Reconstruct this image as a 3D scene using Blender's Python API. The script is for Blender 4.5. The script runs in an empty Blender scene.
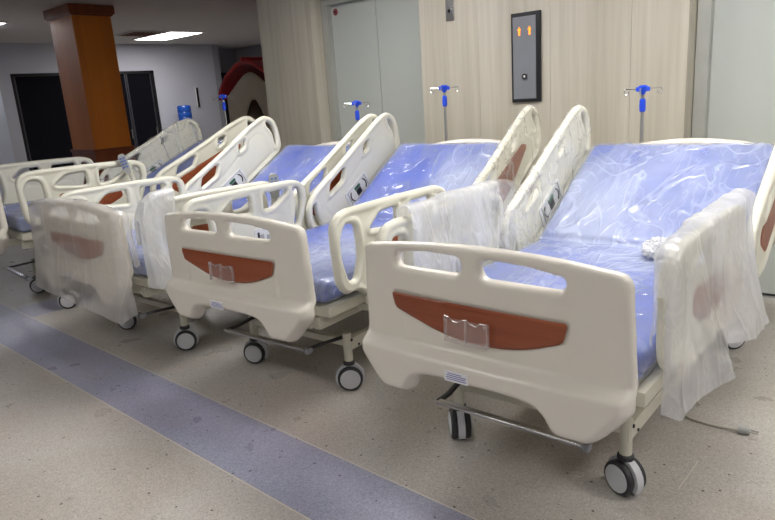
import bpy, bmesh, math, random
import numpy as np
from mathutils import Vector, Matrix
R = math.radians
random.seed(4)
SC = bpy.context.scene
COL = SC.collection

# ------------------------------------------------------------------ materials
def newmat(name):
    m = bpy.data.materials.new(name); m.use_nodes = True
    nt = m.node_tree; nt.nodes.clear()
    out = nt.nodes.new('ShaderNodeOutputMaterial')
    return m, nt, out
def N(nt, t, **kw):
    n = nt.nodes.new(t)
    for k, v in kw.items():
        if k in n.inputs: n.inputs[k].default_value = v
        else: setattr(n, k, v)
    return n
def L(nt, a, b): nt.links.new(a, b)
def coords(nt, scale=(1, 1, 1), rnd=False):
    tc = N(nt, 'ShaderNodeTexCoord'); mp = N(nt, 'ShaderNodeMapping'); mp.inputs['Scale'].default_value = scale
    L(nt, tc.outputs['Object'], mp.inputs['Vector'])
    if rnd:
        oi = N(nt, 'ShaderNodeObjectInfo'); mu = N(nt, 'ShaderNodeMath', operation='MULTIPLY'); mu.inputs[1].default_value = 37.0
        L(nt, oi.outputs['Random'], mu.inputs[0]); cx = N(nt, 'ShaderNodeCombineXYZ')
        for i in range(3): L(nt, mu.outputs[0], cx.inputs[i])
        L(nt, cx.outputs[0], mp.inputs['Location'])
    return mp.outputs[0]
def ramp(nt, src, stops):
    r = N(nt, 'ShaderNodeValToRGB'); e = r.color_ramp.elements
    while len(e) < len(stops): e.new(.5)
    for i, (p, c) in enumerate(stops):
        e[i].position = p; e[i].color = (*c, 1) if len(c) == 3 else c
    L(nt, src, r.inputs[0]); return r.outputs[0]
def bump(nt, h, strength=.3, dist=.01):
    b = N(nt, 'ShaderNodeBump', Strength=strength, Distance=dist); L(nt, h, b.inputs['Height']); return b.outputs[0]
def plain(name, col, rough=.5, metal=0, spec=.5, var=.05, vscale=6, bmp=0, bscale=60, coat=0, trans=0, sss=0):
    m, nt, out = newmat(name)
    p = N(nt, 'ShaderNodeBsdfPrincipled', Roughness=rough, Metallic=metal)
    p.inputs['Specular IOR Level'].default_value = spec
    p.inputs['Coat Weight'].default_value = coat; p.inputs['Coat Roughness'].default_value = .1
    if trans: p.inputs['Transmission Weight'].default_value = trans
    v = coords(nt); n = N(nt, 'ShaderNodeTexNoise', Scale=vscale, Detail=3.0); L(nt, v, n.inputs['Vector'])
    c0 = tuple(max(0, c*(1-var)) for c in col); c1 = tuple(min(1, c*(1+var)) for c in col)
    L(nt, ramp(nt, n.outputs[0], [(.3, c0), (.7, c1)]), p.inputs['Base Color'])
    if bmp:
        n2 = N(nt, 'ShaderNodeTexNoise', Scale=bscale, Detail=2.0); L(nt, v, n2.inputs['Vector'])
        L(nt, bump(nt, n2.outputs[0], bmp, .002), p.inputs['Normal'])
    L(nt, p.outputs[0], out.inputs[0]); return m
def wood(name, c0, c1, scale, rough=.35, coat=0, grain_axis='z', rnd=True):
    m, nt, out = newmat(name)
    p = N(nt, 'ShaderNodeBsdfPrincipled', Roughness=rough); p.inputs['Coat Weight'].default_value = coat
    p.inputs['Coat Roughness'].default_value = .15
    s = {'z': (scale, scale, scale*.03), 'x': (scale*.05, scale, scale)}[grain_axis]
    v = coords(nt, s, rnd)
    n = N(nt, 'ShaderNodeTexNoise', Scale=1.0, Detail=5.0, Roughness=.6, Distortion=.3); L(nt, v, n.inputs['Vector'])
    v2 = coords(nt, tuple(a*.18 for a in s), rnd)
    n2 = N(nt, 'ShaderNodeTexNoise', Scale=1.0, Detail=3.0, Distortion=.8); L(nt, v2, n2.inputs['Vector'])
    mx = N(nt, 'ShaderNodeMath', operation='MULTIPLY_ADD'); mx.inputs[1].default_value = .5; 
    L(nt, n.outputs[0], mx.inputs[0]); ml = N(nt, 'ShaderNodeMath', operation='MULTIPLY'); ml.inputs[1].default_value = .5
    L(nt, n2.outputs[0], ml.inputs[0]); L(nt, ml.outputs[0], mx.inputs[2])
    L(nt, ramp(nt, mx.outputs[0], [(.36, c0), (.64, c1)]), p.inputs['Base Color'])
    L(nt, p.outputs[0], out.inputs[0]); return m
def emit(name, col, s):
    m, nt, out = newmat(name); e = N(nt, 'ShaderNodeEmission', Strength=s); e.inputs[0].default_value = (*col, 1)
    L(nt, e.outputs[0], out.inputs[0]); return m

def floor_mat():
    m, nt, out = newmat('terrazzo')
    p = N(nt, 'ShaderNodeBsdfPrincipled', Roughness=.3)
    p.inputs['Specular IOR Level'].default_value = .42
    v = coords(nt)
    sx = N(nt, 'ShaderNodeSeparateXYZ'); L(nt, v, sx.inputs[0])
    def band(src, a, b):
        g = N(nt, 'ShaderNodeMath', operation='GREATER_THAN'); g.inputs[1].default_value = a; L(nt, src, g.inputs[0])
        l = N(nt, 'ShaderNodeMath', operation='LESS_THAN'); l.inputs[1].default_value = b; L(nt, src, l.inputs[0])
        mu = N(nt, 'ShaderNodeMath', operation='MULTIPLY'); L(nt, g.outputs[0], mu.inputs[0]); L(nt, l.outputs[0], mu.inputs[1]); return mu.outputs[0]
    def mx(a, b, op='MAXIMUM'):
        n = N(nt, 'ShaderNodeMath', operation=op); L(nt, a, n.inputs[0]); L(nt, b, n.inputs[1]); return n.outputs[0]
    X, Y = sx.outputs[0], sx.outputs[1]
    stripe = mx(band(Y, 1.19, 1.52), band(X, -5.19, -4.84))
    # chips
    def chips(scale, lo, hi):
        vo = N(nt, 'ShaderNodeTexVoronoi', Scale=scale); L(nt, v, vo.inputs['Vector'])
        return vo
    v1 = chips(210, 0, 1); v2 = chips(60, 0, 1)
    sep = N(nt, 'ShaderNodeSeparateColor'); L(nt, v1.outputs['Color'], sep.inputs[0])
    sep2 = N(nt, 'ShaderNodeSeparateColor'); L(nt, v2.outputs['Color'], sep2.inputs[0])
    beige = ramp(nt, sep.outputs[0], [(0, (.33, .305, .28)), (.1, (.42, .395, .365)), (.5, (.47, .445, .415)), (.9, (.52, .495, .46)), (1, (.60, .58, .55))])
    blue = ramp(nt, sep.outputs[0], [(0, (.245, .25, .34)), (.12, (.30, .31, .42)), (.5, (.34, .35, .465)), (.9, (.38, .39, .505)), (1, (.46, .47, .58))])
    mc = N(nt, 'ShaderNodeMix', data_type='RGBA'); L(nt, stripe, mc.inputs[0]); L(nt, beige, mc.inputs[6]); L(nt, blue, mc.inputs[7])
    # sparse dark chips
    d = N(nt, 'ShaderNodeMath', operation='LESS_THAN'); d.inputs[1].default_value = .018; L(nt, sep2.outputs[1], d.inputs[0])
    dd = N(nt, 'ShaderNodeMath', operation='LESS_THAN'); dd.inputs[1].default_value = .3; L(nt, v2.outputs['Distance'], dd.inputs[0])
    dk = mx(d.outputs[0], dd.outputs[0], 'MULTIPLY')
    m2 = N(nt, 'ShaderNodeMix', data_type='RGBA'); m2.inputs[7].default_value = (.09, .08, .07, 1); L(nt, dk, m2.inputs[0]); L(nt, mc.outputs[2], m2.inputs[6])
    # stains: pinkish / dirty areas
    n = N(nt, 'ShaderNodeTexNoise', Scale=1.1, Detail=4.0); L(nt, v, n.inputs['Vector'])
    st = ramp(nt, n.outputs[0], [(.38, (.9, .87, .84)), (.5, (1, 1, 1)), (.68, (1.0, .93, .92))])
    m3 = N(nt, 'ShaderNodeMix', data_type='RGBA', blend_type='MULTIPLY'); m3.inputs[0].default_value = 1
    L(nt, m2.outputs[2], m3.inputs[6]); L(nt, st, m3.inputs[7])
    # divider strips
    ln = None
    for a in (1.187, 1.519): 
        b_ = band(Y, a, a+.006); ln = b_ if ln is None else mx(ln, b_)
    for a in (-5.193, -4.842): 
        b_ = band(X, a, a+.004); 
        ln = mx(ln, b_)
    ln = mx(ln, mx(band(X, -.618, -.614), band(Y, 2.06, 2.28), 'MULTIPLY'))
    m4 = N(nt, 'ShaderNodeMix', data_type='RGBA'); m4.inputs[7].default_value = (.62, .58, .5, 1); L(nt, ln, m4.inputs[0]); L(nt, m3.outputs[2], m4.inputs[6])
    L(nt, m4.outputs[2], p.inputs['Base Color'])
    n5 = N(nt, 'ShaderNodeTexNoise', Scale=5.0, Detail=4.0); L(nt, v, n5.inputs['Vector'])
    mr = N(nt, 'ShaderNodeMapRange'); mr.inputs[3].default_value = .2; mr.inputs[4].default_value = .42; L(nt, n5.outputs[0], mr.inputs[0])
    L(nt, mr.outputs[0], p.inputs['Roughness'])
    L(nt, p.outputs[0], out.inputs[0]); return m

def ridged(nt, v, scale, dist=1.5, width=.06):
    """thin crease lines where a distorted noise crosses its middle value"""
    n = N(nt, 'ShaderNodeTexNoise', Scale=scale, Detail=2.5, Distortion=dist); L(nt, v, n.inputs['Vector'])
    s = N(nt, 'ShaderNodeMath', operation='SUBTRACT'); s.inputs[1].default_value = .5; L(nt, n.outputs[0], s.inputs[0])
    a = N(nt, 'ShaderNodeMath', operation='ABSOLUTE'); L(nt, s.outputs[0], a.inputs[0])
    r = N(nt, 'ShaderNodeMapRange', interpolation_type='SMOOTHSTEP'); r.inputs[1].default_value = 0; r.inputs[2].default_value = width
    r.inputs[3].default_value = 1; r.inputs[4].default_value = 0
    L(nt, a.outputs[0], r.inputs[0]); return r.outputs[0]
def film_mat(name, base=.25, crease=.5, cover=(.85, .88, .95), scale=(1, 1, 1), rough=.18, ns=5, bumpd=.012, milky=0.0, bs=.8, sc2=None, k2=.35, lo=.4, hi=1.7, tl_=.35, gls=.10):
    """clear or milky plastic film, creased"""
    m, nt, out = newmat(name)
    v = coords(nt, scale, True)
    c1 = ridged(nt, v, ns, 1.6, .03); c2 = ridged(nt, coords(nt, sc2, True) if sc2 else v, ns*2.6, 1.0 if sc2 else 2.2, .05)
    n = N(nt, 'ShaderNodeTexNoise', Scale=ns*.5, Detail=3.0); L(nt, v, n.inputs['Vector'])
    pt = N(nt, 'ShaderNodeMapRange'); pt.inputs[1].default_value = .38; pt.inputs[2].default_value = .64; pt.inputs[3].default_value = base*lo; pt.inputs[4].default_value = min(1, base*hi)
    L(nt, n.outputs[0], pt.inputs[0])
    mx = N(nt, 'ShaderNodeMath', operation='MAXIMUM'); L(nt, c1, mx.inputs[0]); 
    h2 = N(nt, 'ShaderNodeMath', operation='MULTIPLY'); h2.inputs[1].default_value = k2; L(nt, c2, h2.inputs[0]); L(nt, h2.outputs[0], mx.inputs[1])
    fa = N(nt, 'ShaderNodeMath', operation='MULTIPLY_ADD'); fa.inputs[1].default_value = crease; fa.use_clamp = True
    L(nt, mx.outputs[0], fa.inputs[0]); L(nt, pt.outputs[0], fa.inputs[2])
    tr = N(nt, 'ShaderNodeBsdfTransparent')
    p = N(nt, 'ShaderNodeBsdfPrincipled', Roughness=rough); p.inputs['Base Color'].default_value = (*cover, 1)
    p.inputs['Coat Weight'].default_value = .6; p.inputs['Coat Roughness'].default_value = .08
    tl = N(nt, 'ShaderNodeBsdfTranslucent'); tl.inputs[0].default_value = (*cover, 1)
    nh = N(nt, 'ShaderNodeTexNoise', Scale=ns*1.4, Detail=4.0, Distortion=1.8); L(nt, v, nh.inputs['Vector'])
    sm = N(nt, 'ShaderNodeMath', operation='MULTIPLY_ADD'); sm.inputs[1].default_value = .35; L(nt, mx.outputs[0], sm.inputs[0]); L(nt, nh.outputs[0], sm.inputs[2])
    nb = bump(nt, sm.outputs[0], bs, bumpd)
    L(nt, nb, p.inputs['Normal'])
    ms = N(nt, 'ShaderNodeMixShader'); ms.inputs[0].default_value = tl_; L(nt, p.outputs[0], ms.inputs[1]); L(nt, tl.outputs[0], ms.inputs[2])
    gl = N(nt, 'ShaderNodeBsdfGlossy', Roughness=.12); L(nt, nb, gl.inputs['Normal'])
    mg = N(nt, 'ShaderNodeMixShader'); mg.inputs[0].default_value = gls; L(nt, tr.outputs[0], mg.inputs[1]); L(nt, gl.outputs[0], mg.inputs[2])
    fin = N(nt, 'ShaderNodeMixShader'); L(nt, fa.outputs[0], fin.inputs[0]); L(nt, mg.outputs[0], fin.inputs[1]); L(nt, ms.outputs[0], fin.inputs[2])
    L(nt, fin.outputs[0], out.inputs[0]); return m

M = {}
M['abs'] = plain('cream_plastic', (.72, .685, .61), .27, var=.015, spec=.55)
M['abs_old'] = plain('rail_plastic', (.73, .72, .62), .36, var=.02)
M['brown'] = wood('brown_laminate', (.20, .04, .012), (.33, .085, .03), 30, .4, .2, 'x')
M['mattress'] = plain('blue_vinyl', (.05, .10, .50), .4, var=.15, vscale=5, bmp=.3, bscale=14)
M['film'] = film_mat('mattress_film', .36, .15, (.66, .73, .90), (1.7, .8, 1.2), .18, 1.9, .02, bs=.7, sc2=(2.4, .55, 1.0), k2=.5, lo=.3, hi=1.6, tl_=.08)  # pale veil in the colour stands for the ceiling reflected in the film
M['cling'] = film_mat('clear_wrap', .16, .25, (.93, .93, .9), (1, 1, .6), .2, 3, .02, bs=.3, gls=.03)
M['bag'] = film_mat('milky_bag', .88, .10, (.90, .91, .93), (1.3, 1.3, .5), .3, 3, .02, bs=.5)
M['bagthin'] = film_mat('thin_bag', .40, .06, (.84, .82, .79), (1, 1, .5), .3, 2.2, .015, bs=.3, lo=.8, hi=1.15)
M['bagclear'] = film_mat('clear_bag', .52, .18, (.90, .91, .92), (1.3, 1.3, .6), .25, 3.5, .02, bs=.5)
M['frame'] = plain('cream_steel', (.62, .60, .50), .4, var=.03)
M['steel'] = plain('brushed_steel', (.6, .6, .6), .25, 1, var=.05)
M['dark'] = plain('dark_metal', (.05, .05, .055), .35, .6)
M['endcap'] = plain('grey_cap', (.25, .26, .28), .5)
M['rubber'] = plain('black_rubber', (.03, .03, .035), .5)
M['hub'] = plain('wheel_grey', (.62, .63, .66), .4)
M['chrome'] = plain('chrome', (.75, .75, .76), .15, 1)
M['bluep'] = plain('blue_plastic', (.02, .08, .75), .35)
M['white'] = plain('white_plastic', (.75, .76, .76), .4)
M['grey'] = plain('grey_plastic', (.42, .43, .42), .45)
M['keyblue'] = plain('blue_keys', (.12, .2, .5), .4)
M['black'] = plain('black_plastic', (.012, .012, .015), .35)
M['green'] = plain('green_print', (.03, .12, .06), .5)
M['clear'] = film_mat('acrylic', .06, .0, (.9, .85, .85), (1, 1, 1), .05, 3, .0, bs=.0)
M['clearedge'] = film_mat('acrylic_edge', .28, .0, (.9, .85, .85), (1, 1, 1), .1, 3, .0, bs=.0)
M['label'] = plain('label_paper', (.78, .78, .82), .5)
M['ink'] = plain('blue_ink', (.08, .10, .4), .6)
M['wallwood'] = wood('pale_wood_laminate', (.43, .395, .32), (.57, .535, .455), 26, .5)
M['door'] = plain('grey_door', (.50, .53, .50), .38, .0, var=.02, vscale=1.5)
M['doorframe'] = plain('steel_frame', (.45, .46, .43), .4, .3)
M['colwood'] = wood('orange_wood', (.50, .14, .012), (.66, .205, .018), 14, .42, .1)
M['colbase'] = wood('red_wood', (.16, .035, .008), (.24, .06, .014), 14, .42, .1)
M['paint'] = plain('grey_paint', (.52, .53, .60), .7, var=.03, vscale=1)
M['paint_shade'] = plain('grey_paint_shaded', (.34, .34, .39), .7, var=.03, vscale=1)  # grey wall paint darkened, the shade of the recess put into its colour
M['bluewall'] = plain('pale_blue_paint', (.62, .68, .82), .6, var=.06, vscale=2)
M['ceil'] = plain('ceiling_paint', (.60, .58, .57), .8, var=.02, vscale=1.2)
M['glassdark'] = plain('dark_door_glass', (.008, .008, .012), .12)
M['alu'] = plain('dark_aluminium', (.12, .12, .14), .35, .6)
M['house'] = plain('beige_playhouse', (.47, .42, .33), .5)
M['red'] = plain('red_roof_plastic', (.42, .03, .04), .4)
M['panel'] = plain('panel_grey', (.20, .21, .235), .4, .0)
M['orange'] = emit('orange_led', (1, .22, .02), 3)
M['redp'] = plain('red_sticker', (.25, .03, .04), .5)
M['floor'] = floor_mat()
M['water'] = plain('blue_bottle', (.02, .10, .50), .15, var=.1, coat=.5)
M['cord'] = plain('grey_cord', (.55, .52, .46), .5)

# ------------------------------------------------------------------ mesh helpers
def link(me, name, mats, parent=None, smooth=True, angle=40):
    if not isinstance(mats, (list, tuple)): mats = [mats]
    for m in mats: me.materials.append(M[m] if isinstance(m, str) else m)
    if smooth:
        for p in me.polygons: p.use_smooth = True
        try: me.set_sharp_from_angle(angle=R(angle))
        except Exception: pass
    o = bpy.data.objects.new(name, me); COL.objects.link(o)
    if parent: o.parent = parent
    return o
class MB:
    def __init__(s): s.bm = bmesh.new(); s.mi = 0
    def _n(s, faces):
        for f in faces: f.material_index = s.mi
    def box(s, c, d, rot=None, bev=0):
        r = bmesh.ops.create_cube(s.bm, size=1); vs = r['verts']
        bmesh.ops.scale(s.bm, vec=d, verts=vs)
        if bev:
            es = list({e for v in vs for e in v.link_edges})
            rr = bmesh.ops.bevel(s.bm, geom=es, offset=bev, segments=2, affect='EDGES', profile=.6)
            vs = list({v for f in rr['faces'] for v in f.verts} | {v for v in vs if v.is_valid})
        if rot: bmesh.ops.rotate(s.bm, cent=(0, 0, 0), matrix=Matrix.Rotation(rot[1], 3, rot[0]), verts=vs)
        bmesh.ops.translate(s.bm, vec=c, verts=vs)
        s._n({f for v in vs for f in v.link_faces}); return s
    def cyl(s, a, b, r, seg=20, r2=None, cap=True):
        a = Vector(a); b = Vector(b); d = b-a
        rr = bmesh.ops.create_cone(s.bm, cap_ends=cap, segments=seg, radius1=r, radius2=r if r2 is None else r2, depth=d.length)
        q = Vector((0, 0, 1)).rotation_difference(d.normalized()).to_matrix()
        bmesh.ops.rotate(s.bm, cent=(0, 0, 0), matrix=q, verts=rr['verts'])
        bmesh.ops.translate(s.bm, vec=(a+b)/2, verts=rr['verts']); s._n({f for v in rr['verts'] for f in v.link_faces}); return s
    def tube(s, pts, r, seg=10, closed=False, flat=1.0):
        pts = [Vector(p) for p in pts]; n = len(pts); rings = []
        up = Vector((0.013, .021, 1)).normalized()
        prev = None
        for i, p in enumerate(pts):
            if closed: t = (pts[(i+1) % n]-pts[i-1]).normalized()
            else: t = (pts[min(i+1, n-1)]-pts[max(i-1, 0)]).normalized()
            if prev is None:
                x = t.cross(up)
                if x.length < .1: x = t.cross(Vector((1, 0, 0)))
                x.normalize()
            else: x = (prev-t*prev.dot(t)).normalized()
            prev = x; y = t.cross(x)
            rr = r[i] if isinstance(r, (list, tuple)) else r
            rings.append([s.bm.verts.new(p+(x*math.cos(k*2*math.pi/seg)+y*math.sin(k*2*math.pi/seg)*flat)*rr) for k in range(seg)])
        m = n if closed else n-1
        for i in range(m):
            A = rings[i]; B = rings[(i+1) % n]
            for k in range(seg):
                f = s.bm.faces.new((A[k], A[(k+1) % seg], B[(k+1) % seg], B[k])); f.material_index = s.mi
        if not closed:
            for rg in (rings[0][::-1], rings[-1]):
                f = s.bm.faces.new(rg); f.material_index = s.mi
        return s
    def lathe(s, prof, c=(0, 0, 0), axis='z', seg=28):
        """prof: list of (radius, height)"""
        rings = []
        for r, h in prof:
            ring = []
            for k in range(seg):
                a = k*2*math.pi/seg; x, y, z = r*math.cos(a), r*math.sin(a), h
                if axis == 'x': x, y, z = z, x, y
                ring.append(s.bm.verts.new((c[0]+x, c[1]+y, c[2]+z)))
            rings.append(ring)
        for i in range(len(rings)-1):
            A, B = rings[i], rings[i+1]
            for k in range(seg):
                f = s.bm.faces.new((A[k], A[(k+1) % seg], B[(k+1) % seg], B[k])); f.material_index = s.mi
        for rg in (rings[0][::-1], rings[-1]):
            f = s.bm.faces.new(rg); f.material_index = s.mi
        return s
    def prism(s, pts, d0, d1, plane='xz'):
        """extrude polygon; plane 'xz': pts=(x,z) extruded in y; 'yz': pts=(y,z) extruded in x"""
        def P(p, d): return {'xz': (p[0], d, p[1]), 'yz': (d, p[0], p[1]), 'xy': (p[0], p[1], d)}[plane]
        A = [s.bm.verts.new(P(p, d0)) for p in pts]; B = [s.bm.verts.new(P(p, d1)) for p in pts]; n = len(pts)
        fs = [s.bm.faces.new(A), s.bm.faces.new(B[::-1])]
        for i in range(n): fs.append(s.bm.faces.new((A[i], B[i], B[(i+1) % n], A[(i+1) % n])))
        s._n(fs); return s
    def build(s, name, mats, parent=None, smooth=True, angle=40):
        bmesh.ops.recalc_face_normals(s.bm, faces=s.bm.faces)
        me = bpy.data.meshes.new(name); s.bm.to_mesh(me); s.bm.free()
        return link(me, name, mats, parent, smooth, angle)

def build_each(mb, name, mats, parent=None, smooth=True, gap=.002):
    """one object for every separate piece in the bmesh (pieces that touch stay together)"""
    bm = mb.bm; bmesh.ops.recalc_face_normals(bm, faces=bm.faces); bm.verts.index_update()
    comp = {}; comps = []
    for v in bm.verts:
        if v in comp: continue
        st = [v]; comp[v] = len(comps); cur = [v]
        while st:
            a = st.pop()
            for e in a.link_edges:
                b = e.other_vert(a)
                if b not in comp: comp[b] = len(comps); st.append(b); cur.append(b)
        comps.append(cur)
    bb = [([min(v.co[i] for v in c)-gap for i in range(3)], [max(v.co[i] for v in c)+gap for i in range(3)]) for c in comps]
    par = list(range(len(comps)))
    def find(i):
        while par[i] != i: i = par[i]
        return i
    for i in range(len(comps)):
        for j in range(i+1, len(comps)):
            if all(bb[i][0][k] < bb[j][1][k] and bb[j][0][k] < bb[i][1][k] for k in range(3)): par[find(i)] = find(j)
    out = []
    for g in sorted({find(i) for i in range(len(comps))}):
        vs = [v for i, c in enumerate(comps) if find(i) == g for v in c]; ix = {v: k for k, v in enumerate(vs)}
        fs = {f for v in vs for f in v.link_faces}
        me = bpy.data.meshes.new(name); fs = list(fs)
        me.from_pydata([v.co[:] for v in vs], [], [[ix[v] for v in f.verts] for f in fs])
        for p, f in zip(me.polygons, fs): p.material_index = f.material_index
        out.append(link(me, name, mats, parent, smooth))
    bm.free(); return out
def tag(o, label, cat, group=None):
    o['label'] = label; o['category'] = cat
    if group: o['group'] = group
    return o
def struct(o): o['kind'] = 'structure'; return o
def empty(name, loc=(0, 0, 0), rz=0):
    o = bpy.data.objects.new(name, None); o.location = loc; o.rotation_euler = (0, 0, rz); o.empty_display_size = .1
    COL.objects.link(o); return o

# value noise (numpy)
_rng = np.random.RandomState(7); _T = _rng.rand(64, 64, 64)
def vnoise(P):
    P = np.asarray(P, float); i = np.floor(P).astype(int); f = P-i; f = f*f*(3-2*f); i &= 63; j = (i+1) & 63
    x0, y0, z0 = i[..., 0], i[..., 1], i[..., 2]; x1, y1, z1 = j[..., 0], j[..., 1], j[..., 2]; fx, fy, fz = f[..., 0], f[..., 1], f[..., 2]
    a = _T[x0, y0, z0]*(1-fx)+_T[x1, y0, z0]*fx; b = _T[x0, y1, z0]*(1-fx)+_T[x1, y1, z0]*fx
    c = _T[x0, y0, z1]*(1-fx)+_T[x1, y0, z1]*fx; d = _T[x0, y1, z1]*(1-fx)+_T[x1, y1, z1]*fx
    return (a*(1-fy)+b*fy)*(1-fz)+(c*(1-fy)+d*fy)*fz
def fbm(P, s, off=0):
    P = np.asarray(P)*s+off; return vnoise(P)*.55+vnoise(P*2.1+7)*.28+vnoise(P*4.3+3)*.17-.5
def crease(P, s, off=0):
    return 1-np.minimum(1, np.abs(fbm(P, s, off))*7)

# rounded polygons and signed distance
def fillet(pts, seg=6):
    out = []; n = len(pts)
    for i in range(n):
        x, y = pts[i][:2]; r = pts[i][2] if len(pts[i]) > 2 else 0
        if r <= 0: out.append((x, y)); continue
        p = Vector((x, y)); a = Vector(pts[i-1][:2])-p; b = Vector(pts[(i+1) % n][:2])-p
        la, lb = a.length, b.length; a.normalize(); b.normalize()
        t = min(r, la*.49, lb*.49)
        A = p+a*t; B = p+b*t
        for k in range(seg+1):
            u = k/seg; q = A*(1-u)**2+p*2*u*(1-u)+B*u*u; out.append((q.x, q.y))
    return out
def sdpoly(P, poly):
    poly = np.array(poly); d = np.full(P.shape[0], 1e9); inside = np.zeros(P.shape[0], bool)
    n = len(poly)
    for i in range(n):
        a = poly[i]; b = poly[(i+1) % n]; e = b-a; w = P-a
        L2 = max(e@e, 1e-12); t = np.clip((w@e)/L2, 0, 1)
        q = w-t[:, None]*e; d = np.minimum(d, (q*q).sum(1))
        c = (a[1] > P[:, 1]) != (b[1] > P[:, 1])
        with np.errstate(divide='ignore', invalid='ignore'):
            xi = a[0]+(P[:, 1]-a[1])*e[0]/(e[1] if abs(e[1]) > 1e-12 else 1e-12)
        inside ^= c & (P[:, 0] < xi)
    d = np.sqrt(d); return np.where(inside, -d, d)
def shape(outer, holes=(), grow=0):
    O = fillet(outer); H = [fillet(h) for h in holes]
    def f(P):
        d = sdpoly(P, O)
        for h in H: d = np.maximum(d, -sdpoly(P, h))
        return d-grow
    return f
def plate(sdf, box, step, thick, mapf, rad=.018, name='plate'):
    """puffed plate: sdf over (a,b); thick(P,d)->(front,back) offsets w at full thickness; mapf(a,b,w)->xyz"""
    x0, x1, y0, y1 = box; nx = int((x1-x0)/step)+1; ny = int((y1-y0)/step)+1
    X, Y = np.meshgrid(x0+np.arange(nx)*step, y0+np.arange(ny)*step, indexing='ij')
    P = np.stack([X.ravel(), Y.ravel()], 1); D = sdf(P)
    e = 1e-4
    near = np.abs(D) < .45*step
    Q = P[near]
    if len(Q):
        g = np.stack([sdf(Q+[e, 0])-sdf(Q-[e, 0]), sdf(Q+[0, e])-sdf(Q-[0, e])], 1)/(2*e)
        P[near] = Q-g*D[near][:, None]; D[near] = 0
    idx = lambda i, j: i*ny+j
    pts = [tuple(p) for p in P]; dv = list(D); cut = {}
    def cutv(a, b):
        k = (min(a, b), max(a, b))
        if k not in cut:
            t = D[a]/(D[a]-D[b]); p = P[a]*(1-t)+P[b]*t; cut[k] = len(pts); pts.append(tuple(p)); dv.append(0.0)
        return cut[k]
    polys = []
    for i in range(nx-1):
        for j in range(ny-1):
            c = (idx(i, j), idx(i+1, j), idx(i+1, j+1), idx(i, j+1))
            ds = [D[k] for k in c]
            if min(ds) >= 0: continue
            if max(ds) <= 0: polys.append(c); continue
            pl = []
            for k in range(4):
                a, b = c[k], c[(k+1) % 4]
                if D[a] <= 0: pl.append(a)
                if D[a]*D[b] < 0: pl.append(cutv(a, b))
            if len(pl) >= 3: polys.append(tuple(pl))
    pts = np.array(pts); dv = np.array(dv)
    used = sorted({k for p in polys for k in p}); F = {}; B = {}; verts = []
    q = np.clip(-dv/rad, 0, 1); prof = np.sqrt(np.clip(1-(1-q)**2, 0, 1))
    fr, bk = thick(pts, -dv); mid = (fr+bk)/2
    for k in used:
        a, b = pts[k]
        if dv[k] >= -1e-9:
            F[k] = B[k] = len(verts); verts.append(mapf(a, b, mid[k]))
        else:
            F[k] = len(verts); verts.append(mapf(a, b, mid[k]+(fr[k]-mid[k])*prof[k]))
            B[k] = len(verts); verts.append(mapf(a, b, mid[k]+(bk[k]-mid[k])*prof[k]))
    faces = []
    for p in polys:
        if all(F[k] == B[k] for k in p): continue
        faces.append([F[k] for k in p]); faces.append([B[k] for k in reversed(p)])
    me = bpy.data.meshes.new(name); me.from_pydata(verts, [], faces)
    bm = bmesh.new(); bm.from_mesh(me); bmesh.ops.recalc_face_normals(bm, faces=bm.faces); bm.to_mesh(me); bm.free()
    return me
def sstep(x, a, b):
    t = np.clip((x-a)/(b-a), 0, 1); return t*t*(3-2*t)
def slot(x0, x1, z0, z1, r=.02): return [(x0, z0, r), (x1, z0, r), (x1, z1, r), (x0, z1, r)]

# ------------------------------------------------------------------ bed parts (local frame: x right, y towards head, z up)
FB_OUT = [(-.462, .882, .03), (-.25, .905, .12), (0, .915, .2), (.25, .905, .12), (.462, .878, .04), (.484, .50, .03), (.466, .475, .03), (.40, .40, .04), (.37, .376, .02), (.26, .376, .03), (.215, .45, .035),
          (.14, .462, .03), (-.15, .462, .03), (-.225, .45, .035), (-.265, .376, .03), (-.37, .376, .02), (-.40, .40, .04), (-.462, .475, .03), (-.478, .50, .03)]
FB_S1 = [(-.315, .818, .03), (-.06, .818, .03), (-.06, .870, .03), (-.20, .875, .03), (-.315, .862, .03)]
FB_S2 = [(.012, .815, .03), (.280, .812, .02), (.280, .848, .02), (.15, .868, .03), (.012, .872, .02)]
BR_OUT = [(-.338, .726, .01), (.295, .722, .01), (.280, .660, .015), (.15, .612, .08), (.01, .598, .1), (-.13, .612, .08), (-.325, .672, .02)]
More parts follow.
